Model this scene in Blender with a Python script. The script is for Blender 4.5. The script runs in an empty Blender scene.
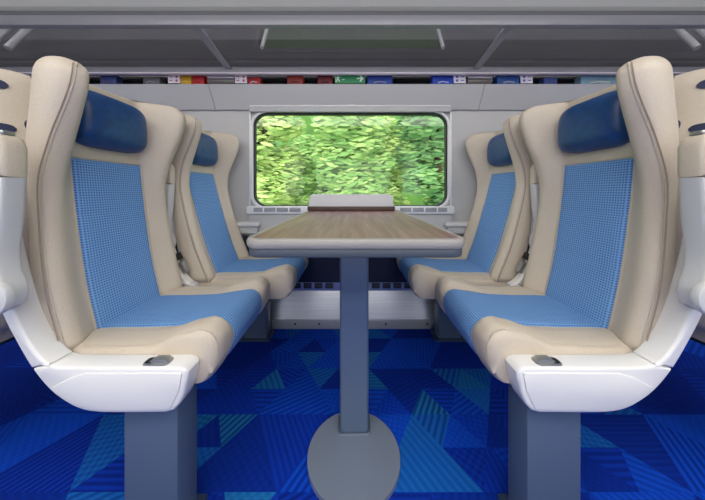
import bpy, bmesh, math, random
from mathutils import Vector, Matrix
random.seed(7)
PI = math.pi
sc = bpy.context.scene
C = sc.collection

# ------------------------------------------------------------------ helpers
def lin(r, g, b):
    f = lambda c: (c/255/12.92) if c/255 <= .04045 else ((c/255+.055)/1.055)**2.4
    return (f(r), f(g), f(b), 1)

def mat(name, rgb, rough=.5, metal=0, **kw):
    m = bpy.data.materials.new(name); m.use_nodes = True
    b = m.node_tree.nodes['Principled BSDF']
    b.inputs['Base Color'].default_value = lin(*rgb)
    b.inputs['Roughness'].default_value = rough
    b.inputs['Metallic'].default_value = metal
    for k, v in kw.items(): b.inputs[k.replace('_', ' ')].default_value = v
    return m

class NT:
    def __init__(s, m): s.m = m; s.t = m.node_tree; s.n = s.t.nodes; s.l = s.t.links; s.b = s.n.get('Principled BSDF')
    def new(s, t, **kw):
        n = s.n.new(t)
        for k, v in kw.items(): setattr(n, k, v)
        return n
    def put(s, sock, v):
        if hasattr(v, 'is_output'): s.l.new(v, sock)
        else: sock.default_value = v
    def math(s, op, a, b=0.0, c=None):
        n = s.new('ShaderNodeMath', operation=op)
        s.put(n.inputs[0], a); s.put(n.inputs[1], b)
        if c is not None: s.put(n.inputs[2], c)
        return n.outputs[0]
    def mix(s, f, a, b):
        n = s.new('ShaderNodeMix', data_type='RGBA')
        s.put(n.inputs['Factor'], f); s.put(n.inputs['A'], a); s.put(n.inputs['B'], b)
        return n.outputs['Result']
    def noise(s, scale, detail=3, vec=None):
        n = s.new('ShaderNodeTexNoise'); n.inputs['Scale'].default_value = scale; n.inputs['Detail'].default_value = detail
        if vec is not None: s.l.new(vec, n.inputs['Vector'])
        return n.outputs['Fac']
    def ramp(s, fac, stops, interp='LINEAR'):
        n = s.new('ShaderNodeValToRGB'); n.color_ramp.interpolation = interp
        e = n.color_ramp.elements
        while len(e) < len(stops): e.new(.5)
        for i, (p, c) in enumerate(stops): e[i].position = p; e[i].color = c
        s.put(n.inputs[0], fac); return n.outputs[0]
    def bump(s, h, strength=.2, dist=.002):
        n = s.new('ShaderNodeBump'); n.inputs['Strength'].default_value = strength; n.inputs['Distance'].default_value = dist
        s.put(n.inputs['Height'], h); s.l.new(n.outputs[0], s.b.inputs['Normal'])
    def coord(s, which='Object'): return s.new('ShaderNodeTexCoord').outputs[which]

def noisy(m, scale, amount=.08, bump=.15, dist=.001):
    t = NT(m); base = tuple(t.b.inputs['Base Color'].default_value)
    f = t.noise(scale, 4, t.coord())
    lo = tuple(c*(1-amount) for c in base[:3])+(1,); hi = tuple(min(1, c*(1+amount)) for c in base[:3])+(1,)
    t.l.new(t.ramp(f, [(.3, lo), (.7, hi)]), t.b.inputs['Base Color'])
    if bump: t.bump(f, bump, dist)
    return m

def obj(name, bm, m, parent=None, smooth=True, angle=40):
    bmesh.ops.recalc_face_normals(bm, faces=bm.faces[:])
    me = bpy.data.meshes.new(name); bm.to_mesh(me); bm.free()
    o = bpy.data.objects.new(name, me); C.objects.link(o)
    if m is not None: me.materials.append(m)
    if smooth:
        for p in me.polygons: p.use_smooth = True
        try: me.set_sharp_from_angle(angle=math.radians(angle))
        except Exception: pass
    if parent: o.parent = parent
    return o
def thing(name, label, cat, loc=(0,0,0), group=None):
    o = bpy.data.objects.new(name, None); C.objects.link(o); o.location = loc; o.empty_display_size = .05
    o['label'] = label; o['category'] = cat
    if group: o['group'] = group
    return o
def tag(o, label, cat, group=None):
    o['label'] = label; o['category'] = cat
    if group: o['group'] = group
    return o
def struct(name, bm, m, parent=None, **kw):
    o = obj(name, bm, m, parent, **kw)
    if not parent: o['kind'] = 'structure'
    return o
def dup(root, loc, label):
    r = root.copy(); C.objects.link(r); r.location = loc; r['label'] = label
    for ch in list(root.children):
        c = ch.copy(); C.objects.link(c); c.parent = r
        for g in list(ch.children):
            d = g.copy(); C.objects.link(d); d.parent = c
    return r
def box(bm, x0, x1, y0, y1, z0, z1, bev=0, seg=2):
    v = [bm.verts.new((x, y, z)) for x in (x0, x1) for y in (y0, y1) for z in (z0, z1)]
    fs = [bm.faces.new([v[i] for i in q]) for q in ((0,1,3,2), (4,6,7,5), (0,4,5,1), (2,3,7,6), (0,2,6,4), (1,5,7,3))]
    bmesh.ops.recalc_face_normals(bm, faces=fs)
    if bev:
        es = list({e for f in fs for e in f.edges})
        bmesh.ops.bevel(bm, geom=es, offset=bev, segments=seg, profile=.5, affect='EDGES')
def B(*a, **k):
    bm = bmesh.new(); box(bm, *a, **k); return bm
def prism(bm, pts, fn, a, b, bev=0, seg=2):
    """extrude a closed 2D outline between a and b; fn(p,q,d)->xyz"""
    v0 = [bm.verts.new(fn(p, q, a)) for p, q in pts]; v1 = [bm.verts.new(fn(p, q, b)) for p, q in pts]
    n = len(pts); fs = [bm.faces.new(v0), bm.faces.new(v1[::-1])]
    caps = [e for f in fs for e in f.edges]
    for i in range(n): fs.append(bm.faces.new((v0[i], v0[(i+1) % n], v1[(i+1) % n], v1[i])))
    bmesh.ops.recalc_face_normals(bm, faces=fs)
    if bev: bmesh.ops.bevel(bm, geom=caps, offset=bev, segments=seg, profile=.5, affect='EDGES')
def tube(bm, pts, r, n=8, closed=False):
    pts = [Vector(p) for p in pts]; rings = []
    N = len(pts)
    for i, p in enumerate(pts):
        a = pts[(i-1) % N] if (closed or i > 0) else p
        b = pts[(i+1) % N] if (closed or i < N-1) else p
        t = (b-a).normalized()
        up = Vector((0,0,1)) if abs(t.z) < .9 else Vector((0,1,0))
        u = t.cross(up).normalized(); w = t.cross(u)
        rings.append([bm.verts.new(p + r*(math.cos(2*PI*k/n)*u + math.sin(2*PI*k/n)*w)) for k in range(n)])
    for i in range(N if closed else N-1):
        A, D = rings[i], rings[(i+1) % N]
        for k in range(n): bm.faces.new((A[k], A[(k+1) % n], D[(k+1) % n], D[k]))
    if not closed: bm.faces.new(rings[0][::-1]); bm.faces.new(rings[-1])
def cyl(bm, c, axis, r, h, n=32, bev=0):
    """cylinder from centre c along axis for length h"""
    q = Vector((0,0,1)).rotation_difference(Vector(axis).normalized()).to_matrix().to_4x4()
    M = Matrix.Translation(c) @ q
    v0 = [bm.verts.new(M @ Vector((r*math.cos(2*PI*k/n), r*math.sin(2*PI*k/n), 0))) for k in range(n)]
    v1 = [bm.verts.new(M @ Vector((r*math.cos(2*PI*k/n), r*math.sin(2*PI*k/n), h))) for k in range(n)]
    fs = [bm.faces.new(v0[::-1]), bm.faces.new(v1)]; caps = [e for f in fs for e in f.edges]
    for k in range(n): fs.append(bm.faces.new((v0[k], v0[(k+1) % n], v1[(k+1) % n], v1[k])))
    if bev: bmesh.ops.bevel(bm, geom=caps, offset=bev, segments=2, profile=.5, affect='EDGES')
def rrect(x0, x1, y0, y1, r, n=8):
    out = []
    for cx, cy, a in ((x1-r, y1-r, 0), (x0+r, y1-r, 90), (x0+r, y0+r, 180), (x1-r, y0+r, 270)):
        for k in range(n+1):
            t = math.radians(a+90*k/n); out.append((cx+r*math.cos(t), cy+r*math.sin(t)))
    return out
def interp(t, tab):
    if t <= tab[0][0]: return tab[0][1]
    for (a, va), (b, vb) in zip(tab, tab[1:]):
        if t <= b: return va+(vb-va)*(t-a)/(b-a)
    return tab[-1][1]
def sinterp(t, tab):   # smooth (Catmull-Rom) version
    n = len(tab)
    if t <= tab[0][0]: return tab[0][1]
    if t >= tab[-1][0]: return tab[-1][1]
    for i in range(n-1):
        if t <= tab[i+1][0]:
            x0, y0 = tab[i]; x1, y1 = tab[i+1]
            m0 = (y1-tab[i-1][1])/(x1-tab[i-1][0]) if i > 0 else (y1-y0)/(x1-x0)
            m1 = (tab[i+2][1]-y0)/(tab[i+2][0]-x0) if i+2 < n else (y1-y0)/(x1-x0)
            h = x1-x0; s = (t-x0)/h
            return (2*s**3-3*s*s+1)*y0+(s**3-2*s*s+s)*h*m0+(-2*s**3+3*s*s)*y1+(s**3-s*s)*h*m1
def sstep(x, a, b):
    t = max(0, min(1, (x-a)/(b-a))); return t*t*(3-2*t)

# ------------------------------------------------------------------ materials
leather = noisy(mat('cream leather', (198,185,166), .5), 260, .05, .12, .0008)
piping_m = mat('beige piping', (190,178,161), .55)
white_plastic = mat('white plastic', (228,226,222), .32)
arm_plastic = mat('light grey plastic', (200,199,197), .45)
navy_leather = noisy(mat('navy leather', (20,68,120), .4), 40, .2, .15, .002)
slate = mat('slate blue metal', (86,102,124), .4, .15)
slate_dark = mat('dark slate paint', (44,60,84), .5)
chrome = mat('brushed chrome', (168,170,168), .35, .8)
black = mat('black plastic', (16,16,18), .5)
wall_m = noisy(mat('grey wall panel', (183,182,180), .5), 3, .02, 0)
panel_m = mat('pale upper panel', (192,191,189), .5)
ceil_m = mat('ceiling panel', (178,180,181), .6)
rail_m = mat('grey anodised rail', (156,154,156), .4, .2)
dkrail_m = mat('dark grey gap', (104,104,106), .6)
rackwall_m = mat('rack back wall', (140,140,145), .6)
frame_m = mat('white window frame', (224,223,223), .35)
gasket_m = mat('black rubber gasket', (28,30,32), .6)
steel = mat('stainless steel', (215,215,214), .33, 1)
steelflange = mat('steel flange', (196,196,198), .38, .45)
rim_m = mat('pale grey table rim', (152,148,142), .45)
under_m = mat('slate table underside', (70,78,88), .5)
back_m = mat('grey table backboard', (188,188,190), .4)
post_m = mat('blue grey table post', (94,110,134), .36, .2)
base_m = mat('blue grey base plate', (120,130,146), .4, .2)
label_m = mat('white plate', (226,220,228), .45)
mark_blue = mat('blue mark', (80,80,170), .5); mark_red = mat('red mark', (190,60,80), .5)
green_sign = mat('green sign', (48,140,86), .5); white_ink = mat('white ink', (225,240,228), .5)
navy_panel = mat('navy lower wall', (22,30,58), .8)

# stainless steel gets brushed streaks
t = NT(steel); mp = t.new('ShaderNodeMapping'); mp.inputs['Scale'].default_value = (2, 300, 300); t.l.new(t.coord(), mp.inputs[0])
t.l.new(t.ramp(t.noise(1, 3, mp.outputs[0]), [(.3, lin(206,206,206)), (.7, lin(226,226,226))]), t.b.inputs['Base Color'])

def fabric_mat():
    m = mat('woven blue fabric', (60,112,182), .85); t = NT(m)
    uv = t.coord('UV'); sx = t.new('ShaderNodeSeparateXYZ'); t.l.new(uv, sx.inputs[0])
    p = .0078
    a = t.math('MULTIPLY', sx.outputs[0], 2*PI/p); b = t.math('MULTIPLY', sx.outputs[1], 2*PI/p)
    s = t.math('SUBTRACT', t.math('MULTIPLY', t.math('MULTIPLY', t.math('MULTIPLY_ADD', t.math('SINE', a), .5, .5), t.math('MULTIPLY_ADD', t.math('SINE', b), .5, .5)), 2.0), 1.0)
    d = t.math('SMOOTH_MAX', t.math('MULTIPLY', s, .5), 0.0, .1)
    col = t.ramp(t.math('MULTIPLY_ADD', s, .5, .5), [(.05, lin(116,160,208)), (.35, lin(78,126,182)), (.75, lin(30,66,120))])
    nz = t.noise(9, 2, uv)
    col2 = t.mix(t.math('MULTIPLY', nz, .25), col, lin(110,160,215))
    t.l.new(col2, t.b.inputs['Base Color'])
    t.bump(s, .25, .001)
    return m
fabric = fabric_mat()
stitch_m = mat('brown beige stitching', (160,144,128), .7)
navy_strap = mat('navy grab slot', (16,26,66), .5)

def carpet_mat():
    m = mat('triangle pattern carpet', (14,60,160), .95); t = NT(m)
    pos = t.coord('Object'); sp = t.new('ShaderNodeSeparateXYZ'); t.l.new(pos, sp.inputs[0])
    s = .27
    def lattice(s, seed):
        X = t.math('DIVIDE', t.math('ADD', sp.outputs[0], .07), s); Y = t.math('DIVIDE', t.math('ADD', sp.outputs[1], .03), s*.82)
        a = t.math('SUBTRACT', X, t.math('MULTIPLY', Y, .5)); b = Y
        tri = t.math('GREATER_THAN', t.math('ADD', t.math('FRACT', a), t.math('FRACT', b)), 1.0)
        cv = t.new('ShaderNodeCombineXYZ'); t.put(cv.inputs[0], t.math('ADD', t.math('FLOOR', a), seed)); t.put(cv.inputs[1], t.math('FLOOR', b)); t.put(cv.inputs[2], tri)
        return cv.outputs[0]
    big, small = lattice(.30, .37), lattice(.15, 91.37)
    pick = t.new('ShaderNodeTexWhiteNoise', noise_dimensions='3D'); t.l.new(big, pick.inputs['Vector'])
    mv = t.new('ShaderNodeMix', data_type='VECTOR'); t.put(mv.inputs[0], t.math('GREATER_THAN', pick.outputs['Value'], .62)); t.l.new(big, mv.inputs[4]); t.l.new(small, mv.inputs[5])
    wn = t.new('ShaderNodeTexWhiteNoise', noise_dimensions='3D'); t.l.new(mv.outputs[1], wn.inputs['Vector'])
    sr = t.new('ShaderNodeSeparateColor'); t.l.new(wn.outputs['Color'], sr.inputs[0])
    r1, r2, r3 = sr.outputs
    base = t.ramp(r1, [(0, lin(8,52,168)), (.22, lin(10,74,198)), (.42, lin(6,38,134)), (.6, lin(22,100,184)), (.78, lin(8,62,190)), (.9, lin(28,112,180))], 'CONSTANT')
    dark = t.ramp(r1, [(0, lin(5,28,110)), (.22, lin(5,40,140)), (.42, lin(6,48,150)), (.6, lin(12,60,140)), (.78, lin(4,26,96)), (.9, lin(10,56,110))], 'CONSTANT')
    th = t.math('MULTIPLY', t.math('FLOOR', t.math('MULTIPLY', r2, 6)), PI/6)
    rot = t.math('ADD', t.math('MULTIPLY', sp.outputs[0], t.math('COSINE', th)), t.math('MULTIPLY', sp.outputs[1], t.math('SINE', th)))
    orth = t.math('SUBTRACT', t.math('MULTIPLY', sp.outputs[1], t.math('COSINE', th)), t.math('MULTIPLY', sp.outputs[0], t.math('SINE', th)))
    freq = t.math('MULTIPLY_ADD', r3, 150, 190)
    st = t.math('SINE', t.math('MULTIPLY', rot, freq))
    dots = t.math('MULTIPLY', st, t.math('SINE', t.math('MULTIPLY', orth, freq)))
    pat = t.math('ADD', t.math('MULTIPLY', st, t.math('GREATER_THAN', r3, .45)), t.math('MULTIPLY', dots, t.math('LESS_THAN', r3, .45)))
    amt = t.math('SMOOTHSTEP' if False else 'MULTIPLY_ADD', pat, .5, .5)
    strength = t.math('MULTIPLY_ADD', r2, .6, .35)
    col = t.mix(t.math('MULTIPLY', amt, strength), base, dark)
    nz = t.noise(240, 3, pos)
    col = t.mix(t.math('MULTIPLY', nz, .22), col, lin(4,22,80))
    t.l.new(col, t.b.inputs['Base Color'])
    t.bump(t.math('ADD', nz, t.math('MULTIPLY', amt, .5)), .5, .004)
    t.b.inputs['Specular IOR Level'].default_value = .1
    return m
carpet = carpet_mat()

def wood_mat():
    m = mat('dark wood laminate', (150,124,110), .36); t = NT(m)
    mp = t.new('ShaderNodeMapping'); mp.inputs['Scale'].default_value = (26, 1.6, 4); t.l.new(t.coord(), mp.inputs[0])
    f = t.noise(2.2, 6, mp.outputs[0])
    t.l.new(t.ramp(f, [(.25, lin(98,64,60)), (.5, lin(124,88,82)), (.75, lin(154,120,113))]), t.b.inputs['Base Color'])
    t.b.inputs['Specular IOR Level'].default_value = .3
    return m
wood = wood_mat()

def glass_mat(name, tint, refl, rough):
    m = bpy.data.materials.new(name); m.use_nodes = True; nt = m.node_tree; nt.nodes.clear()
    o = nt.nodes.new('ShaderNodeOutputMaterial'); mx = nt.nodes.new('ShaderNodeMixShader')
    tr = nt.nodes.new('ShaderNodeBsdfTransparent'); gl = nt.nodes.new('ShaderNodeBsdfGlossy'); fr = nt.nodes.new('ShaderNodeFresnel')
    tr.inputs[0].default_value = tint; gl.inputs['Roughness'].default_value = rough; gl.inputs['Color'].default_value = (refl, refl, refl, 1)
    fr.inputs['IOR'].default_value = 1.45
    ge = nt.nodes.new('ShaderNodeNewGeometry'); iv = nt.nodes.new('ShaderNodeMath'); iv.operation = 'SUBTRACT'; iv.inputs[0].default_value = 1; nt.links.new(ge.outputs['Backfacing'], iv.inputs[1])
    mu = nt.nodes.new('ShaderNodeMath'); mu.operation = 'MULTIPLY'; nt.links.new(fr.outputs[0], mu.inputs[0]); nt.links.new(iv.outputs[0], mu.inputs[1])
    nt.links.new(mu.outputs[0], mx.inputs[0]); nt.links.new(tr.outputs[0], mx.inputs[1]); nt.links.new(gl.outputs[0], mx.inputs[2]); nt.links.new(mx.outputs[0], o.inputs[0])
    return m
smoked = glass_mat('smoked shelf glass', lin(204,203,206), .9, .06)
pane_m = glass_mat('clear window glass', (.95,.97,.95,1), .8, .01)

def emit(name, rgb, s):
    m = mat(name, rgb, .5); b = m.node_tree.nodes['Principled BSDF']
    b.inputs['Emission Color'].default_value = lin(*rgb); b.inputs['Emission Strength'].default_value = s
    return m
lamp_m = emit('lit lamp diffuser', (255,252,246), 6.2)

# ------------------------------------------------------------------ camera
F = 245.0; H = .87
cam = bpy.data.cameras.new('camera'); co = bpy.data.objects.new('camera', cam); C.objects.link(co)
co.location = (0, 0, H); co.rotation_euler = (PI/2, 0, 0)
cam.sensor_width = 36; cam.lens = F/705*36; cam.shift_y = -59/705; cam.clip_start = .02
sc.camera = co

# ------------------------------------------------------------------ setting
XR = 3.2; YB = -1.75; YW = 1.60
bm = bmesh.new(); box(bm, -XR, XR, YB, YW+.08, -.03, 0); struct('floor', bm, carpet, smooth=False)

# window wall with rounded opening
WX0, WX1, WZ0, WZ1 = -.645, .618, .768, 1.378
def wall_with_holes(x0, x1, z0, z1, holes, y, th):
    bm = bmesh.new(); es = []
    for loop in [[(x0,z0), (x1,z0), (x1,z1), (x0,z1)]]+holes:
        vs = [bm.verts.new((px, y, pz)) for px, pz in loop]
        es += [bm.edges.new((vs[i], vs[(i+1) % len(vs)])) for i in range(len(vs))]
    bmesh.ops.triangle_fill(bm, edges=es, use_beauty=True)
    r = bmesh.ops.extrude_face_region(bm, geom=bm.faces[:])
    bmesh.ops.translate(bm, verts=[v for v in r['geom'] if isinstance(v, bmesh.types.BMVert)], vec=(0, th, 0))
    return bm
struct('wall_window_side', wall_with_holes(-XR, XR, 0, 2.14, [rrect(WX0-.004, WX1+.004, WZ0-.004, WZ1+.004, .085)], YW, .06), wall_m, smooth=False)

win = obj('window_1', bmesh.new(), None); win['kind'] = 'structure'
def ring(bm, outer, inner, y0, y1):
    """flat ring between two same-length outlines, with depth"""
    n = len(outer); L = [[bm.verts.new((p[0], y, p[1])) for p in o] for o, y in ((outer,y0), (inner,y0), (inner,y1), (outer,y1))]
    for q in range(4):
        A, D = L[q], L[(q+1) % 4]
        for i in range(n): bm.faces.new((A[i], A[(i+1) % n], D[(i+1) % n], D[i]))
bm = bmesh.new(); ring(bm, rrect(WX0-.014, WX1+.014, WZ0-.014, WZ1+.010, .095), rrect(WX0, WX1, WZ0, WZ1, .082), YW-.018, YW+.02); obj('window_frame', bm, frame_m, win)
bm = bmesh.new(); ring(bm, rrect(WX0, WX1, WZ0, WZ1, .082), rrect(WX0+.008, WX1-.008, WZ0+.008, WZ1-.008, .075), YW-.002, YW+.03); obj('gasket', bm, gasket_m, win)
bm = bmesh.new(); prism(bm, rrect(WX0+.01, WX1-.01, WZ0+.01, WZ1-.01, .075), lambda p, q, d: (p, d, q), YW+.012, YW+.018); obj('pane', bm, pane_m, win, smooth=False)
# blind cassette and its pull above the pane
bl = obj('blind_cassette', B(-.660, .632, YW-.035, YW-.001, 1.378, 1.416, bev=.004), wall_m, win)
obj('bottom_bar', B(-.657, .629, YW-.040, YW-.034, 1.408, 1.417, bev=.002), frame_m, bl)
obj('pull_handle', B(-.03, .012, YW-.048, YW-.036, 1.406, 1.418, bev=.003), frame_m, bl)
# side guides
for s in (-1, 1):
    obj('side_guide', B(min(s*.646, s*.657)-.0135, max(s*.646, s*.657)-.0135, YW-.012, YW-.001, .77, 1.39, bev=.002), frame_m, win)

# sill with slotted vents, and the apron panel below it
slot_m = mat('grey vent slot', (150,150,154), .6)
sl = struct('trim_1', B(-.672, .645, YW-.05, YW-.001, .725, .772, bev=.004), frame_m)
for s in (-1, 1):
    for k, (a, b) in enumerate(((.315,.385), (.395,.465), (.475,.545), (.555,.612))):
        x0, x1 = sorted((s*a-.0135, s*b-.0135)); obj('vent_slot', B(x0, x1, YW-.053, YW-.045, .738, .764, bev=.002), slot_m, sl)
struct('trim_2', B(-.662, .635, YW-.035, YW-.001, .30, .725, bev=.003), wall_m)
struct('trim_3', B(-XR, XR, YW-.04, YW-.002, .288, .575), navy_panel, smooth=False)

# upper panel between slot and window, in three boards with seams
Y1 = 1.505
xs = [-XR, -.885, .815, XR]
for i in range(3):
    bm = bmesh.new(); prism(bm, [(YW-.001,1.396), (YW-.014,1.396), (Y1,1.527), (Y1+.015,1.53), (YW-.001,1.53)], lambda p, q, d: (d, p, q), xs[i]+.0018, xs[i+1]-.0018)
    struct('trim_%d' % (4+i), bm, panel_m, smooth=False)
# slot backing (dark recess for lamps and plates, replacing a glossy reflecting strip)
struct('trim_7', B(-XR, XR, YW-.012, YW-.001, 1.53, 1.6095), mat('dark slot lining', (22,20,24), .25), smooth=False)

# ceiling: coved at the window side, flat over the aisle
prof = [(YW+.06,2.03), (1.56,2.045), (1.45,2.11), (1.2,2.17), (.8,2.21), (.2,2.23), (-.9,2.21), (-1.4,2.13), (YB,2.0)]
bm = bmesh.new(); n = len(prof)
full = prof+[(y, z+.03) for y, z in reversed(prof)]
prism(bm, full, lambda p, q, d: (d, p, q), -XR, .085)
prism(bm, full, lambda p, q, d: (d, p, q), .0865, XR)
struct('ceiling', bm, ceil_m, smooth=False)
# far side and ends of the coach bay
struct('wall_aisle_side', wall_with_holes(-XR, XR, 0, 2.05, [rrect(x-.75, x+.75, .78, 1.5, .09) for x in (-1.75, 0, 1.75)], YB-.06, .06), wall_m, smooth=False)
for nm, x in (('wall_left', -XR-.05), ('wall_right', XR)):
    struct(nm, B(x, x+.05, YB-.06, YW+.06, 0, 2.26), wall_m, smooth=False)
# ceiling lamps over the aisle; second row is added as frontal fill light
for i, x in enumerate((-1.6, 0, 1.6, -1.6, 0, 1.6)):
    y = -.42 if i < 3 else -1.22
    r = thing('ceiling_light', ('long white ceiling lamp panel over the aisle, left of the table bay', 'long white ceiling lamp panel over the aisle, in line with the table', 'long white ceiling lamp panel over the aisle, right of the table bay',
        'added long white ceiling lamp panel on the far side of the aisle, left', 'added long white ceiling lamp panel on the far side of the aisle, middle', 'added long white ceiling lamp panel on the far side of the aisle, right')[i], 'lamp', (x, y, 2.18 if i < 3 else 2.12), 'aisle ceiling lamps')
    obj('housing', B(-.74, .74, -.32, .32, 0, .03, bev=.005), frame_m, r)
    obj('diffuser', B(-.72, .72, -.30, .30, -.008, -.0005), lamp_m, r, smooth=False)

# ------------------------------------------------------------------ luggage rack
rk = thing('luggage_rack', 'grey framed overhead luggage rack with smoked glass shelf along the window wall', 'luggage rack', (0, YW, 1.61))
RY0, RZ0, RY1, RZ1 = 1.178, 1.661, 1.50, 1.611
def rb(x0, x1, y0, y1, z0, z1, **k): return B(x0, x1, y0-YW, y1-YW, z0-1.61, z1-1.61, **k)
obj('front_rail', rb(-XR+.01, XR-.01, RY0-.02, RY0+.012, RZ0-.006, 1.704, bev=.006), rail_m, rk)
obj('top_rail', rb(-XR+.01, XR-.01, RY0-.005, RY0+.022, 1.704, 1.735, bev=.004), dkrail_m, rk)
obj('rear_rail', rb(-XR+.01, XR-.01, RY1-.02, RY1+.012, 1.5875, 1.622, bev=.004), rail_m, rk)
obj('added_uplight', rb(-XR+.02, XR-.02, RY0+.024, RY0+.050, 1.706, 1.716), emit('lit uplight strip', (255,250,242), 14.0), rk, smooth=False)  # added light strip, hidden by the rail, brightens ceiling and rack
obj('rear_lip', rb(-XR+.01, XR-.01, RY1-.024, RY1+.006, 1.5785, 1.5875, bev=.003), mat('pale rail lip', (232,222,226), .4), rk)
bm = bmesh.new(); prism(bm, [(RY0,RZ0+.004), (RY1+.04,RZ1+.0), (RY1+.04,RZ1+.010), (RY0,RZ0+.014)], lambda p, q, d: (d, p-YW, q-1.61), -XR+.01, XR-.01); obj('glass_shelf', bm, smoked, rk, smooth=False)
for x in (-.75, .75, -2.2, 2.2):
    bm = bmesh.new(); prism(bm, [(RY0,RZ0-.008), (RY1,RZ1-.008), (RY1,RZ1+.004), (RY0,RZ0+.004)], lambda p, q, d: (d, p-YW, q-1.61), x-.02, x+.02, bev=.003); obj('cross_brace', bm, rail_m, rk)
bm = bmesh.new(); prism(bm, [(YW-.004,1.625), (YW-.03,1.625), (YW-.03,1.84), (YW-.004,1.84)], lambda p, q, d: (d, p-YW, q-1.61), -XR+.01, XR-.01); obj('back_panel', bm, mat('dark rack panel', (92,93,98), .5), rk, smooth=False)
bm = bmesh.new(); prism(bm, [(YW-.004,1.842), (YW-.02,1.842), (YW-.02,2.02), (YW-.004,2.02)], lambda p, q, d: (d, p-YW, q-1.61), -XR+.01, XR-.01); obj('upper_back_panel', bm, rackwall_m, rk, smooth=False)
bar_m = mat('white slanted bar', (244,248,250), .3, 0)  # slanted white bars above the glass shelf
for s in (-1, 1):
    for x in (.50, 1.90, 2.02):
        bm = bmesh.new(); tube(bm, [(s*x, YW-.14-YW, 1.87-1.61), (s*(x+.0), YW-.25-YW, 1.658-1.61)], .016 if x > 1 else .010, 10); obj('slanted_bar', bm, bar_m, rk)

# things in the slot under the rack
SY = YW-.014
def plate(x, label):
    r = thing('seat_number_plate', label, 'sign', (x, SY-.073, 1.534), 'seat number plates')
    bm = bmesh.new(); prism(bm, [(-.037,.002), (.037,.002), (.034,.058), (-.040,.058)], lambda p, q, d: (p, d, q), 0, .006, bev=.0015); obj('plate', bm, label_m, r)
    for j, z in enumerate((.041, .018)):
        for k, xx in enumerate((-.018, .016)):
            mk = mark_blue if x > 0 else mark_red
            if k == (0 if x > .6 else 1): obj('mark', B(xx-.006, xx+.006, -.0012, .0, z-.007, z+.007), mk, r, smooth=False)
            else: obj('mark', B(xx-.010, xx+.008, -.0012, .0, z-.002, z+.003), mk, r, smooth=False)
yp = SY-.073
for px, lab in ((174, 'white seat number plate with red icons beside the yellow reflected patch, leftmost of the four'),
                (241, 'white seat number plate with red icons at the end of the left grey lamp tube'),
                (460, 'white seat number plate with blue icons at the left end of the right lamp tube'),
                (527, 'white seat number plate with blue icons, rightmost of the four')):
    plate((px-352.5)*yp/F, lab)
for px0, px1, lab in ((208, 235, 'grey lamp tube under the rack, left of the window'), (467, 492, 'grey lamp tube under the rack, right of the window')):
    x0, x1 = (px0-352.5)*1.53/F, (px1-352.5)*1.53/F
    r = thing('lamp_tube', lab, 'lamp', ((x0+x1)/2, 1.545, 1.5305), 'lamp tubes under the rack'); L = (x1-x0)/2
    bm = bmesh.new(); cyl(bm, (-L, 0, .028), (1,0,0), .026, 2*L, 20, .003); obj('tube', bm, mat('grey lamp tube', (120,114,108), .35, .3), r)
    obj('light_strip', B(-L+.004, L-.004, -.028, -.020, .040, .050, bev=.002), label_m, r)
# emergency exit sign mirrored in the glossy strip, built as a solid panel
x0, x1 = (335-352.5)*1.54/F, (365-352.5)*1.54/F
ex = thing('reflected_exit_sign', 'reflected green emergency exit sign with white running figure and arrow above the window', 'sign', ((x0+x1)/2, yp, 1.534)); L = (x1-x0)/2
obj('sign_panel', B(-L, L, 0, .008, .001, .060, bev=.002), green_sign, ex)
def flat(name, polys, m, par):
    bm = bmesh.new()
    for pl in polys: prism(bm, pl, lambda p, q, d: (p, d, q), -.0014, .0)
    return obj(name, bm, m, par, smooth=False)
# arrow
flat('arrow', [[(L-.052,.027), (L-.028,.027), (L-.036,.015), (L-.028,.010), (L-.010,.031), (L-.028,.052), (L-.036,.047), (L-.028,.035), (L-.052,.035)]], white_ink, ex)
# running figure in a white doorway
dw = [(-L+.006,.006), (-L+.030,.006), (-L+.030,.056), (-L+.006,.056)]
flat('doorway', [[(-L+.006,.006), (-L+.009,.006), (-L+.009,.056), (-L+.006,.056)], [(-L+.009,.053), (-L+.034,.053), (-L+.034,.056), (-L+.009,.056)]], white_ink, ex)
man = [[(-L+.020+.0045*math.cos(a*PI/5), .047+.0045*math.sin(a*PI/5)) for a in range(10)],
       [(-L+.017,.041), (-L+.024,.041), (-L+.022,.024), (-L+.015,.025)],
       [(-L+.024,.041), (-L+.033,.034), (-L+.032,.031), (-L+.022,.036)],
       [(-L+.017,.041), (-L+.010,.033), (-L+.012,.031), (-L+.019,.036)],
       [(-L+.022,.026), (-L+.031,.019), (-L+.030,.008), (-L+.027,.008), (-L+.027,.017), (-L+.018,.022)],
       [(-L+.015,.026), (-L+.019,.024), (-L+.015,.014), (-L+.009,.008), (-L+.007,.011), (-L+.012,.016)]]
flat('running_figure', man, white_ink, ex)
flat('caption_line', [[(-L+.046,.022), (-L+.062,.022), (-L+.062,.026), (-L+.046,.026)]], white_ink, ex)
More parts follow.
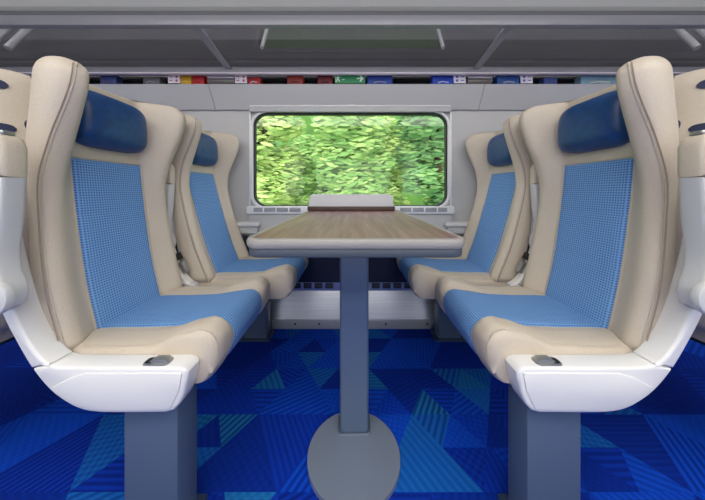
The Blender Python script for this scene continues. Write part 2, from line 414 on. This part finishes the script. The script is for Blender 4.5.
# coloured reflections in the glossy strip, built as small solid blocks
def reflection(px0, px1, rgb, label, h=.064, streak=None, name='reflection'):
    y = YW-.050; x0, x1 = (px0-352.5)*y/F, (px1-352.5)*y/F; L = (x1-x0)/2
    r = thing(name, label, 'reflection', ((x0+x1)/2, y-.002, 1.5305), 'reflected patches in the slot')
    bm = bmesh.new(); box(bm, -L, L, -.026, .028, .001, h, bev=.008, seg=3)
    for v in bm.verts: v.co.x += .25*v.co.z*(1 if x0 < 0 else -1)*0; v.co.z += .003*math.sin(60*v.co.x)*(v.co.z > .03)
    obj('reflection_body', bm, noisy(mat('bag cloth %d' % px0, rgb, .55), 30, .2, 0), r)
    bm = bmesh.new(); tube(bm, [(-L*.5, -.0265, .012), (-L*.1, -.029, .018), (L*.5, -.0265, .014)], .0035, 8)
    obj('streak', bm, mat('bag strap %d' % px0, streak or (200,200,205), .5), r)
reflection(104, 120, (52,66,120), 'muted blue reflected patch in the slot, leftmost behind the near left headrest', streak=(90,80,90))
reflection(146, 163, (96,96,100), 'grey reflected patch in the slot just left of the leftmost number plate', .05, (150,150,152))
reflection(182, 194, (196,150,30), 'yellow reflected patch in the slot beside a red one', streak=(220,190,90))
reflection(195, 206.5, (186,36,40), 'bright red reflected patch in the slot right of the yellow one', streak=(150,20,30))
reflection(249, 262, (170,32,36), 'small red reflected patch in the slot right of the left lamp tube', .05)
reflection(288, 304, (150,52,48), 'dull red reflected patch in the slot left of the exit sign', streak=(70,30,30))
reflection(318, 333, (110,28,40), 'dark maroon reflected patch in the slot touching the exit sign', streak=(60,16,20))
reflection(367, 392, (32,66,150), 'blue reflected patch in the slot just right of the exit sign', streak=(140,150,170))
reflection(431, 452, (34,70,176), 'bright blue reflected patch in the slot left of the right lamp tube', streak=(190,205,235))
reflection(495, 517, (38,80,150), 'long blue reflected patch in the slot right of the right lamp tube', streak=(170,180,170))
reflection(541, 554, (60,76,140), 'small slate blue reflected patch in the slot right of the rightmost number plate', .05, (70,80,120))
reflection(577, 615, (124,158,176), 'pale blue and cream reflected patch in the slot near the right headrest', streak=(215,205,180))

# ------------------------------------------------------------------ skirting duct under the table
slotdark = mat('dark duct slot', (62,62,64), .6)
hd = thing('skirting_duct', 'stainless steel heater duct with punched slots along the floor under the window', 'heater', (0, YW-.045, 0))
HX = .60
bm = bmesh.new(); prism(bm, [(0,.062), (-.010,.062), (.034,.225), (.034,.288), (.042,.288), (.042,.062)], lambda p, q, d: (d, p, q), -HX, HX); 
for v in bm.verts: v.co.y -= .004
obj('duct_cover', bm, steel, hd, smooth=False)
obj('floor_flange', B(-HX, HX, -.014, .01, .0005, .060, bev=.003), steelflange, hd)
for x in (-.36, -.21, .21, .47):
    bm = bmesh.new(); cyl(bm, (x, -.0135, .034), (0,-1,0), .006, .003, 12); obj('screw', bm, black, hd)
for x in (-.36, -.29, -.22, -.15, .15, .22, .29, .36, -.43, .43):
    obj('slot', B(x-.026, x+.026, .026, .034, .240, .276, bev=.003), slotdark, hd)
for s in (-1, 1):
    obj('end_bracket', B(min(s*.50, s*.535), max(s*.50, s*.535), -.018, -.0135, .001, .06, bev=.001), steel, hd)

# wall arm ledges beside the window
for s, lab in ((-1, 'pale grey wall arm ledge under the window by the left window seat'), (1, 'pale grey wall arm ledge under the window by the right window seat')):
    r = thing('wall_armrest', lab, 'armrest', (s*.75, YW, .60))
    x0, x1 = sorted((s*-.17, s*.22))
    obj('ledge', B(x0, x1, -.075, -.002, .045, .075, bev=.012, seg=3), arm_plastic, r)
    obj('bracket', B(x0+.02, x1-.02, -.055, -.002, .0, .046, bev=.006), wall_m, r)

# ------------------------------------------------------------------ table
tb = thing('table', 'fixed dining table with dark wood top, grey rim and single blue-grey post', 'table', (.008, .90, 0))
TY0, TY1, TX = .592-.90, 1.525-.90, .280
def table_outline(ix, r):
    out = []
    x, y0, y1 = TX-ix, TY0+ix, TY1
    for cx, cy, a in ((x-.03, y1-.03, 0), (-x+.03, y1-.03, 90)):
        for k in range(7): q = math.radians(a+15*k); out.append((cx+.03*math.cos(q), cy+.03*math.sin(q)))
    for cx, cy, a in ((-x+r, y0+r, 180), (x-r, y0+r, 270)):
        for k in range(13): q = math.radians(a+7.5*k); out.append((cx+r*math.cos(q), cy+r*math.sin(q)))
    return out
bm = bmesh.new(); prism(bm, table_outline(.016, .03), lambda p, q, d: (p, q, d), .742, .7515); obj('wood_top', bm, wood, tb, smooth=False)
o1, o0 = table_outline(0, .046), table_outline(.0165, .0295)
bm = bmesh.new(); prof = [(o0, .7525), (table_outline(.010,.036), .7535), (table_outline(.003,.043), .751), (o1, .745), (table_outline(.001,.045), .734), (table_outline(.005,.041), .728), (o0, .728)]
L = [[bm.verts.new((p[0], p[1], z)) for p in o] for o, z in prof]
for A, D in zip(L, L[1:]+L[:1]):
    for i in range(len(A)): bm.faces.new((A[i], A[(i+1) % len(A)], D[(i+1) % len(A)], D[i]))
obj('rim', bm, rim_m, tb)
bm = bmesh.new(); prism(bm, table_outline(.006, .04), lambda p, q, d: (p, q, d), .706, .7285, bev=.005); obj('underside', bm, under_m, tb)
bm = bmesh.new(); prism(bm, [(-.272,.7525), (.272,.7525), (.262,.82)]+[(.24+.02*math.cos(a*PI/12), .838+.018*math.sin(a*PI/12)) for a in range(0, 7)]+[(-.24-.02*math.sin(a*PI/12), .838+.018*math.cos(a*PI/12)) for a in range(0, 7)]+[(-.262,.82)],
      lambda p, q, d: (p*.97-.016, d+(q-.75)*.22, q-.006*(q > .76)), TY1-.055, TY1-.030, bev=.005, seg=3); bb = obj('backboard', bm, back_m, tb)
obj('wood_strip', B(-.278, .246, TY1-.060, TY1-.0555, .7535, .778, bev=.001), mat('dark walnut strip', (74,54,46), .4), bb)
# post and foot
PX = .052
obj('post', B(-.053, .049, .862-.90, .935-.90, .012, .708, bev=.010, seg=3), post_m, tb)
obj('mounting_plate', B(-.10, .10, -.10, .14, .699, .7065, bev=.002), slate_dark, tb)
bm = bmesh.new(); cyl(bm, (-.004, -.095, .0), (0,0,1), .150, .014, 64, .004); bp = obj('base_plate', bm, base_m, tb)
bm = bmesh.new(); tube(bm, [(p[0]-.002, p[1], .016) for p in rrect(-.054, .054, -.041, .037, .012, 4)], .0045, 8, closed=True); obj('weld', bm, mat('bright weld', (150,160,172), .3, .8), bp)

# ------------------------------------------------------------------ seats
# geometry in (f, v, z): f = distance outward from the middle of the bay, v = along the wall normal, z = up
def seat(S, yc, rec, lab, mid):
    root = thing('train_seat', lab, 'seat', (S*.58, yc, 0), 'reclining seats around the table')
    P = lambda f, v, z: (S*(f-.58), v, z)
    HW = .215
    base_t = [(.36,.725), (.47,.752), (.60,.782), (.80,.812), (.97,.830), (1.10,.838), (1.22,.842)]
    wing_t = [(.36,.030), (.50,.034), (.65,.030), (.80,.030), (.90,.040), (1.0,.076), (1.08,.112), (1.15,.136), (1.22,.140)]
    erd_t = [(.36,.020), (.80,.022), (.95,.034), (1.08,.050), (1.22,.060)]
    ew_t = [(.36,.14), (.80,.16), (1.0,.22), (1.22,.26)]
    blg_t = [(.36,.03), (.85,.045), (1.0,.085), (1.22,.10)]
    hw_t = [(.36,.212), (.60,.218), (.82,.210), (.95,.215), (1.08,.228), (1.16,.232), (1.22,.228)]
    edge_t = [(.36,.76), (.485,.795), (.566,.815), (.70,.834), (.85,.846), (1.0,.838), (1.1,.815), (1.22,.80)]
    dx = lambda z: -rec*max(0, min(1.1, (.99-z)/.52))
    def front(v, z):
        s = min(1, abs(v)/sinterp(z, hw_t)); w = sinterp(z, wing_t)
        return sinterp(z, base_t)-w*sstep(s, .52, .80 if z > 1.0 else .80+.10*min(1, (1.0-z)/.2))+dx(z)
    def fc(z): return sinterp(z, base_t)+dx(z)
    # ---- backrest padding: closed section lofted upwards
    NF, NB = 44, 16
    bm = bmesh.new(); rings = []
    zt = 1.222; rt = .05
    levels = [(.455+i*(zt-rt-.455)/30, 0) for i in range(31)]+[(zt-rt+rt*math.sin(a), rt*(1-math.cos(a))) for a in [k*PI/2/14 for k in range(1, 15)]]
    seam = []
    for z, ins in levels:
        hw = sinterp(z, hw_t)-ins*.7; sec = []
        eb = max(sinterp(z, edge_t)+dx(z)*.3, front(hw, z)+sinterp(z, erd_t)+.028)
        bulge = sinterp(z, blg_t)
        fr = []
        for i in range(NF+1):
            s = -1+2*i/NF; s = math.sin(s*PI/2)*.6+s*.4
            v = s*hw; rr = 0
            ew = sinterp(z, ew_t)
            if abs(s) > 1-ew: q = (abs(s)-1+ew)/ew; rr = sinterp(z, erd_t)*(1-math.sqrt(max(0, 1-q*q)))
            fr.append((front(v*.999, z)+rr, v))
        bk = []
        for i in range(NB+1):
            s = 1-2*i/NB
            rr = 0
            if abs(s) > .9: q = (abs(s)-.9)/.1; rr = .014*(1-math.sqrt(max(0, 1-q*q)))
            bk.append((eb+bulge*(1-abs(s)**2.2)-rr, s*hw))
        sec = fr+bk
        if ins:
            k = ins/rt
            tf = sorted((v, f) for f, v in fr); tb_ = sorted((v, f) for f, v in bk)
            sec_out = [(f+((interp(v, tf)+interp(v, tb_))*.5-f)*.97*k, v) for f, v in sec]
            out = sec_out
            sec = out
        if not ins or z < zt-.012:
            ss = sinterp(z, [(.44,.995), (.80,.99), (.92,.975), (1.02,.945), (1.12,.91), (1.22,.885)])
            ew = sinterp(z, ew_t); q = max(0, (ss-1+ew)/ew)
            vv = ss*hw; ff = front(vv, z)+sinterp(z, erd_t)*(1-math.sqrt(max(0, 1-q*q)))
            seam.append((ff+((eb-ff)*.45*ins/rt if ins else 0), -vv, vv, z))
        rings.append([bm.verts.new(P(f, v, z)) for f, v in sec])
    n = len(rings[0])
    for A, D in zip(rings, rings[1:]):
        for i in range(n): bm.faces.new((A[i], A[(i+1) % n], D[(i+1) % n], D[i]))
    def cap(R):
        # strip-fill front to back
        m = NF
        for i in range(NF):
            a, b = R[i], R[i+1]
            j0 = NF+1+round((NF-i)*NB/NF); j1 = NF+1+round((NF-i-1)*NB/NF)
            vs = [a, b, R[j1]]+([R[j0]] if j0 != j1 else [])
            try: bm.faces.new(vs)
            except ValueError: pass
    cap(rings[-1]); cap(rings[0])
    back = obj('backrest', bm, leather, root, angle=120)
    
    for side in (1, 2):
        bm = bmesh.new(); tube(bm, [P(s[0]-.0002, s[side], s[3]) for s in seam], .0024, 6)
        obj('piping', bm, piping_m, back)
        bm = bmesh.new(); tube(bm, [P(s[0]-.0004+.003, s[side]+(.006 if side == 2 else -.006), s[3]) for s in seam if s[3] < 1.205], .0016, 5)
        obj('stitching', bm, stitch_m, back)
    # ---- blue fabric insert of the backrest
    def sheet(name, cols, rows, fn, m, par, th):
        bm = bmesh.new(); uvl = bm.loops.layers.uv.new('UVMap')
        g = [[fn(c, r) for r in rows] for c in cols]
        V = [[bm.verts.new(P(*q)) for q in col] for col in g]
        arc = [0]
        mid_c = g[len(g)//2]
        for a, b in zip(mid_c, mid_c[1:]): arc.append(arc[-1]+(Vector(b)-Vector(a)).length)
        for i in range(len(cols)-1):
            for j in range(len(rows)-1):
                f = bm.faces.new((V[i][j], V[i+1][j], V[i+1][j+1], V[i][j+1]))
                for lp, (ii, jj) in zip(f.loops, ((i,j), (i+1,j), (i+1,j+1), (i,j+1))): lp[uvl].uv = (g[ii][jj][1], arc[jj])
        bmesh.ops.recalc_face_normals(bm, faces=bm.faces[:])
        o = obj(name, bm, m, par, angle=70)
        return o
    cols = [-.123+.246*i/16 for i in range(17)]
    zr = [.457+i*(.972-.457)/60 for i in range(61)]
    def fi(v, z):
        e = min((.123-abs(v))/.012, (.972-z)/.012, 1); e = math.sqrt(max(0, 1-(1-e)**2))
        groove = sum(math.exp(-((z-g)/.005)**2) for g in (.80, .645))
        return (front(v, z)+.006-.0145*e+(.0025*groove if e > .99 else 0), v, z)
    sheet('fabric_panel', cols, zr, fi, fabric, back, .01)
    bm = bmesh.new()
    edge = [fi(-.123, z) for z in zr]+[fi(v, .972) for v in cols]+[fi(.123, z) for z in reversed(zr)]
    tube(bm, [P(q[0]-.007, q[1], q[2]) for q in edge], .0014, 6)
    obj('panel_trim', bm, piping_m, back)
    # ---- leather headrest pillow
    bm = bmesh.new(); NU, NV = 28, 20; R = []
    for i in range(NU+1):
        row = []
        for j in range(NV*2):
            th = 2*PI*j/(NV*2); ph = -PI/2+PI*i/NU
            sgp = lambda c, e: math.copysign(abs(c)**e, c)
            v = .120*sgp(math.cos(ph), .42)*sgp(math.cos(th), .42)*(1.0); zz = .090*sgp(math.cos(ph), .42)*sgp(math.sin(th), .42)
            d = .046*sgp(math.sin(ph), .9)
            zc = 1.098+zz
            f = fc(zc)-.006-sinterp(zc, wing_t)*sstep(abs(v)/.23, .52, .80)*.7+d-.010*(1-(zz/.09)**2)
            row.append((f, v, zc))
        R.append(row)
    V = [[bm.verts.new(P(*q)) for q in row] for row in R]
    for A, D in zip(V, V[1:]):
        m = len(A)
        for k in range(m): bm.faces.new((A[k], A[(k+1) % m], D[(k+1) % m], D[k]))
    bmesh.ops.remove_doubles(bm, verts=bm.verts[:], dist=.0004)
    hr = obj('headrest', bm, navy_leather, root, angle=80)
    if not mid:
        for zz, vc, hl in ((1.168, -.172, .030), (1.045, -.170, .032)):
            bm = bmesh.new(); ebz = sinterp(zz, edge_t); bl_ = sinterp(zz, blg_t); hw = sinterp(zz, hw_t)
            R0 = []
            for i in range(13):
                v = vc-hl+2*hl*i/12; e = math.sqrt(max(.05, 1-abs(-1+i/6)**4))*.013
                f = ebz+bl_*(1-min(1, abs(v)/hw)**2.2)
                R0.append([bm.verts.new(P(*q)) for q in ((f-.012, v, zz-e), (f+.004, v, zz-e), (f+.004, v, zz+e), (f-.012, v, zz+e))])
            for A, D in zip(R0, R0[1:]):
                for k in range(4): bm.faces.new((A[k], A[(k+1) % 4], D[(k+1) % 4], D[k]))
            bm.faces.new(R0[0]); bm.faces.new(R0[-1][::-1])
            obj('grab_slot', bm, navy_strap, back)
    # ---- cushion: closed profile swept across the width
    fr0 = .345-rec
    top = [(.78-rec,.462), (.70-rec,.466), (.62-rec,.466), (.52-rec,.470), (.44-rec,.482), (.395-rec,.487)]
    def prof_at(v):
        a = abs(v)/HW
        bol = sstep(a, .50, .66)
        pts = []
        for f, z in top:
            t = sstep(f+rec, .62, .42)
            t = max(0, min(1, (.545-(f+rec))/.15)); t = t*t*(3-2*t)
            pts.append((f, z+bol*(.004+.024*t)))
        zn = pts[-1][1]; fx = pts[-1][0]
        # rounded nose then front face leaning back and underside
        fN = fr0+.006*(1-bol)
        r = .048
        for k in range(1, 9):
            q = k*PI/2/8; pts.append((fx-(fx-fN)*math.sin(q), zn-r*(1-math.cos(q))))
        pts += [(fN+.002, .43), (fN+.010, .405), (fN+.022, .385), (fN+.035, .377), (fN+.07, .374), (.55-rec, .374), (.66-rec, .382), (.78-rec, .41)]
        return pts
    NC = 40; bm = bmesh.new(); R = []
    for i in range(NC+1):
        s = -1+2*i/NC; s = math.sin(s*PI/2)*.5+s*.5
        v = s*HW; pr = prof_at(v); ins = 0
        if abs(s) > .80: q = (abs(s)-.80)/.20; ins = .030*(1-math.sqrt(max(0, 1-q*q)))
        cf, cz = .58-rec, .42
        out = []
        for f, z in pr:
            k = ins
            ff = f+(k*(1 if z > .44 else .35) if f < cf-.12 else (0 if f < cf+.2 else 0)); zz2 = z-k*.8 if z > cz else z+k*.15
            out.append((ff, v, zz2))
        R.append([bm.verts.new(P(*q)) for q in out])
    m = len(R[0])
    for A, D in zip(R, R[1:]):
        for k in range(m): bm.faces.new((A[k], A[(k+1) % m], D[(k+1) % m], D[k]))
    bm.faces.new(R[0]); bm.faces.new(R[-1][::-1])
    cush = obj('cushion', bm, leather, root, angle=50)
    for sgn in (-1, 1):
        bm = bmesh.new(); v = sgn*HW*.93; pr = prof_at(v)
        tube(bm, [P(f-.002*0, v, z-.0085+.004) if z > .44 and f > fr0+.02 else P(f+.006, v, z-.003) for f, z in pr[1:16]], .0020, 6)
        obj('piping', bm, piping_m, cush)
    # fabric strip over the cushion
    rows = list(range(0, 17))
    def fine(v):
        pr = prof_at(v)[0:18]; out = []
        for (a, b) in zip(pr, pr[1:]):
            for k in range(4): out.append((a[0]+(b[0]-a[0])*k/4, a[1]+(b[1]-a[1])*k/4))
        out.append(pr[-1]); return out
    fcache = {}
    def fcush(v, j):
        if v not in fcache: fcache[v] = fine(v)
        L_ = fcache[v]; f, z = L_[j]
        a, b = L_[max(0, j-1)], L_[min(len(L_)-1, j+1)]
        tx, tz = b[0]-a[0], b[1]-a[1]; ln = math.hypot(tx, tz) or 1
        nx, nz = tz/ln, -tx/ln            # outward: up on top, forward on the nose
        e = min((.118-abs(v))/.012, 1); e = math.sqrt(max(0, 1-(1-e)**2))
        h = -.004+.0085*e
        g = .003*math.exp(-((f-(.56-rec))/.006)**2) if j < 24 else 0
        return (f+nx*(h-g), v, z+nz*(h-g))
    cols2 = [-.118+.236*i/16 for i in range(17)]
    sheet('fabric_panel', cols2, list(range(len(fine(0)))), fcush, fabric, cush, .01)
    # ---- pan under the cushion, pedestal
    obj('seat_pan', (lambda b: (box(b, *sorted((S*(.64-rec-.58), S*(.47-rec-.58))), -.19, .19, .335, .3725, bev=.008), b)[1])(bmesh.new()), slate_dark, root)
    bm = bmesh.new()
    vp = (-.235, -.155) if not mid else (.09, .17)
    fp = (.43, .565) if not mid else (.50, .63)
    prism(bm, [(fp[0],.345), (fp[1],.345), (fp[1],.012), (fp[0],.012)], lambda p, q, d: P(p, d, q), vp[0], vp[1], bev=.008)
    ped = obj('pedestal', bm, slate, root)
    bm = bmesh.new(); prism(bm, [(fp[0]-.02,0.0005), (fp[1]+.03,0.0005), (fp[1]+.03,.014), (fp[0]-.02,.014)], lambda p, q, d: P(p, d, q), vp[0]-.012, vp[1]+.012, bev=.003)
    obj('foot_plate', bm, slate_dark, ped)
    # ---- white side shell and armrest body
    v0, v1 = (-.266, -.214) if not mid else (-.262, -.222)
    low = [(.385,.445), (.390,.41), (.402,.375), (.415,.358), (.435,.351), (.52,.350), (.598,.351), (.635,.358), (.672,.376), (.712,.408), (.7488,.4535), (.706,.4635), (.690,.459), (.66,.4575), (.52,.457), (.405,.4575), (.392,.453)]
    up = [(.7500,.4555), (.788,.52), (.818,.58), (.846,.66), (.868,.76), (.876,.87), (.868,.885), (.852,.878), (.842,.78), (.818,.68), (.790,.587), (.765,.53), (.738,.49), (.718,.470), (.707,.4650)]
    def crom(c, n=6):
        out = []
        for i in range(len(c)-1):
            p0, p1, p2, p3 = c[max(0, i-1)], c[i], c[i+1], c[min(len(c)-1, i+2)]
            for k in range(n):
                u = k/n
                out.append(tuple(.5*(2*p1[j]+(p2[j]-p0[j])*u+(2*p0[j]-5*p1[j]+4*p2[j]-p3[j])*u*u+(3*p1[j]-p0[j]-3*p2[j]+p3[j])*u**3) for j in (0, 1)))
        return out+[c[-1]]
    oc = [(.52,.350), (.592,.351), (.637,.359), (.676,.379), (.712,.408), (.7488,.4535), (.788,.52), (.818,.58), (.846,.66), (.868,.76), (.876,.87)]
    D = crom(oc); cut = 5*6
    ic = crom([(.842,.78), (.818,.68), (.790,.587), (.765,.53), (.738,.49), (.718,.470), (.707,.4650)], 4)
    low = [(.385,.445), (.388,.425), (.394,.395), (.404,.372), (.418,.356), (.438,.351)]+D[:cut+1]+[(.706,.4635), (.690,.459), (.66,.4575), (.52,.457), (.405,.4575), (.392,.453)]
    up = [(f+.0012, z+.002) for f, z in D[cut:]]+[(.868,.885), (.852,.878)]+ic
    sh = lambda pts: pts
    if mid: low = [(.690,.445), (.692,.41), (.705,.400), (.728,.425), (.7488,.4535), (.706,.4635), (.695,.459)]
    bm = bmesh.new(); prism(bm, sh(low), lambda p, q, d: P(p, d, q), v0, v1, bev=.007, seg=3); ab = obj('armrest_base', bm, white_plastic, root, angle=35)
    bm = bmesh.new(); prism(bm, sh(up), lambda p, q, d: P(p, d, q), v0, v1, bev=.006, seg=3); sf = obj('side_shell', bm, white_plastic, root, angle=35)
    # raised face of the base
    face = [(.397,.446), (.404,.405), (.425,.362), (.52,.358), (.60,.359), (.65,.372), (.70,.412), (.655,.436), (.62,.446)]
    if not mid:
      bm = bmesh.new(); prism(bm, sh(face), lambda p, q, d: P(p, d, q), v0-.0035, v0+.004, bev=.0028, seg=2); obj('face_panel', bm, white_plastic, ab)
    if not mid:
        # recline handle let into the top
        bm = bmesh.new(); prism(bm, rrect(.438, .500, v0+.006, v0+.036, .010, 5), lambda p, q, d: P(p, q, d), .4560, .4600, bev=.001); rc = obj('recline_button', bm, chrome, ab)
        bm = bmesh.new(); prism(bm, [(.440,.460), (.474,.460), (.485,.462), (.476,.4675), (.450,.4675)], lambda p, q, d: P(p, d, q), v0+.011, v0+.032, bev=.002); obj('lever', bm, chrome, rc)
        bm = bmesh.new(); prism(bm, rrect(.478, .498, v0+.011, v0+.031, .006, 4), lambda p, q, d: P(p, q, d), .4598, .4606); obj('recess', bm, black, rc)
    else:
        # recline button on the sloping part of the shell
        f0, z0 = .772, .575
        def Q(a, d, h):   # a along the slope (up), h outward
            c, s = .47, .88
            return P(f0+a*c-h*s, d, z0+a*s+h*c)
        bm = bmesh.new(); prism(bm, rrect(-.075, -.022, v0+.006, v1-.006, .006, 4), lambda p, q, d: Q(p, q, d), -.004, .012, bev=.002); rc = obj('recline_button', bm, chrome, sf)
        bm = bmesh.new(); prism(bm, rrect(-.010, .020, v0+.006, v1-.006, .004, 3), lambda p, q, d: Q(p, q, d), -.006, .008, bev=.001); obj('socket', bm, black, sf)
    # ---- folded-up arm
    a0, a1 = (-.314, -.268) if not mid else (-.258, -.224)
    arm = [(.752,.900), (.757,.80), (.766,.74), (.762,.69), (.750,.664), (.745,.640), (.752,.615), (.772,.602), (.80,.606), (.818,.63), (.822,.68), (.832,.74), (.836,.82), (.836,.900)]
    ofs = (0 if not mid else .045)
    bm = bmesh.new(); prism(bm, [(f+ofs, z) for f, z in arm], lambda p, q, d: P(p, d, q), a0, a1, bev=.009, seg=3); am = obj('folding_armrest', bm, arm_plastic, root, angle=35)
    pad = [(.750,.9015), (.838,.9015), (.840,.96), (.834,.985), (.82,.995), (.775,.998), (.760,.990), (.750,.97)]
    bm = bmesh.new(); prism(bm, [(f+ofs, z) for f, z in pad], lambda p, q, d: P(p, d, q), a0-.002, a1+.002, bev=.012, seg=3); obj('arm_pad', bm, leather, am, angle=35)
    if not mid:
        bm = bmesh.new(); cyl(bm, P(.760, a0+.004, .642), (0,-1,0), .036, .016, 32, .004); pv = obj('pivot_cap', bm, arm_plastic, am)
        bm = bmesh.new(); cyl(bm, P(.768, a0+.003, .706), (0,-1,0), .0055, .0045, 16); obj('screw', bm, black, am)
        bm = bmesh.new(); prism(bm, rrect(.765, .800, a0+.009, a1-.009, .008, 4), lambda p, q, d: P(p, q, d), .994, 1.004, bev=.003); obj('end_cap', bm, chrome, am)
    return root

REC = .075
sA = seat(-1, .8375, 0, 'cream and blue seat nearest the camera, left side of the table', False)
sB = seat(-1, 1.330, REC, 'cream and blue window seat left of the table, beyond the near left seat', True)
sCc = seat(1, .8375, 0, 'cream and blue seat nearest the camera, right side of the table', False)
sD = seat(1, 1.330, REC, 'cream and blue window seat right of the table, beyond the near right seat', True)
PB = .925
dup(sCc, (.58-2*PB, .8375, 0), 'cream seat back at the left photo edge, facing away behind the near left seat')
dup(sA, (2*PB-.58, .8375, 0), 'cream seat back at the right photo edge, facing away behind the near right seat')

# ------------------------------------------------------------------ outside the window
def leaf_mat(name, a, b, c):
    m = mat(name, a, .6); t = NT(m)
    oi = t.new('ShaderNodeNewGeometry')
    t.l.new(t.ramp(oi.outputs['Random Per Island'], [(0, lin(*a)), (.5, lin(*b)), (1, lin(*c))]), t.b.inputs['Base Color'])
    t.b.inputs['Subsurface Weight'].default_value = 0
    return m
leafs = [leaf_mat('yellow green leaves', (140,180,84), (176,205,104), (206,222,140)), leaf_mat('fresh green leaves', (110,160,76), (140,182,90), (178,206,116)), leaf_mat('deep green leaves', (84,138,76), (108,158,86), (140,180,102))]
bark = noisy(mat('brown bark', (84,68,52), .9), 8, .3, .5, .02)
bm = bmesh.new(); box(bm, -14, 14, 3.0, 16, -1.6, -1.5); struct('ground', bm, mat('grass verge', (110,150,70), .95), smooth=False)
bm = bmesh.new(); prism(bm, [(10.6,-1.5), (13,5.5), (15.9,5.5), (15.9,-1.5)], lambda p, q, d: (d, p, q), -14, 14); struct('trim_8', bm, noisy(mat('green embankment', (96,142,62), .95), 1.2, .35, .3, .05), smooth=False)
def tree(x, y, hgt, rad, mi, label, seed, n=7500):
    rnd = random.Random(seed)
    r = thing('tree', label, 'tree', (x, y, -1.5), 'trees outside the window')
    bm = bmesh.new(); tube(bm, [(0,0,0), (.05,.0,hgt*.4), (-.04,.03,hgt*.8)], .09, 8); obj('trunk', bm, bark, r)
    bm = bmesh.new()
    blobs = []
    for k in range(26):
        br = rnd.uniform(.30, .46)*rad
        blobs.append((Vector((rnd.uniform(-1, 1)*(rad*.95-br), rnd.uniform(-.6, .6)*(rad-br), rnd.uniform(.10, .92)*hgt)), br))
    for k in range(n):
        c, br = rnd.choice(blobs)
        d = Vector((rnd.gauss(0,1), rnd.gauss(0,1), rnd.gauss(0,1))).normalized()
        p = c+d*br*rnd.uniform(.75, 1.05)
        L = rnd.uniform(.06, .16); w = L*rnd.uniform(.22, .36)
        t1 = Vector((rnd.uniform(.6,1)*rnd.choice((-1,1)), rnd.uniform(-.4,.4), rnd.uniform(-.3,.3))).normalized()
        nn = (d+Vector((rnd.uniform(-.5,.5), -.6, rnd.uniform(.0,.8)))).normalized()
        t2 = nn.cross(t1).normalized()
        vs = [bm.verts.new(p+a*L*t1+b*w*t2) for a, b in ((-1,0), (-.4,.9), (.4,.8), (1,0), (.4,-.8), (-.4,-.9))]
        bm.faces.new(vs)
    me = bpy.data.meshes.new('foliage'); bm.to_mesh(me); bm.free()
    me.materials.append(leafs[mi]); o = bpy.data.objects.new('foliage', me); C.objects.link(o); o.parent = r
specs = [(-4.2, 6.0, 4.9, 1.1, 1, 'bright green tree outside, at the left end of the window'),
         (-2.1, 6.0, 4.9, 1.1, 0, 'pale yellow-green tree outside, left of the window middle'),
         (0.0, 6.0, 4.9, 1.1, 1, 'green tree outside, behind the table backboard'),
         (2.1, 6.0, 4.9, 1.1, 2, 'dark green tree outside, towards the right of the window'),
         (4.2, 6.0, 4.9, 1.1, 0, 'yellow-green tree outside, at the right end of the window'),
         (-3.45, 8.8, 5.2, 1.15, 2, 'tall deep green tree in the rear row, leftmost'),
         (-1.15, 8.8, 5.2, 1.15, 1, 'tall green tree in the rear row, left of the middle'),
         (1.15, 8.8, 5.2, 1.15, 0, 'tall yellow-green tree in the rear row, right of the middle'),
         (3.45, 8.8, 5.2, 1.15, 1, 'tall green tree in the rear row, rightmost')]
for i, (x, y, h, r, mi, lab) in enumerate(specs): tree(x, y, h, r, mi, lab, 100+i)

# ------------------------------------------------------------------ light
w = bpy.data.worlds.new('sky'); sc.world = w; w.use_nodes = True
bg = w.node_tree.nodes['Background']; bg.inputs[0].default_value = (.90, .94, 1, 1); bg.inputs[1].default_value = 2.4
sun = bpy.data.lights.new('sun', 'SUN'); sun.energy = 2.2; sun.angle = math.radians(4); sun.color = (1, .96, .86)
so = bpy.data.objects.new('sun', sun); C.objects.link(so)
so.rotation_euler = Vector((.55, .42, -.72)).to_track_quat('-Z', 'Y').to_euler(); so.location = (-6, -6, 8)
vs = sc.view_settings; sc.display_settings.display_device = 'sRGB'
vs.view_transform = 'Standard'; vs.look = 'None'; vs.exposure = 0; vs.gamma = 1; vs.use_curve_mapping = False
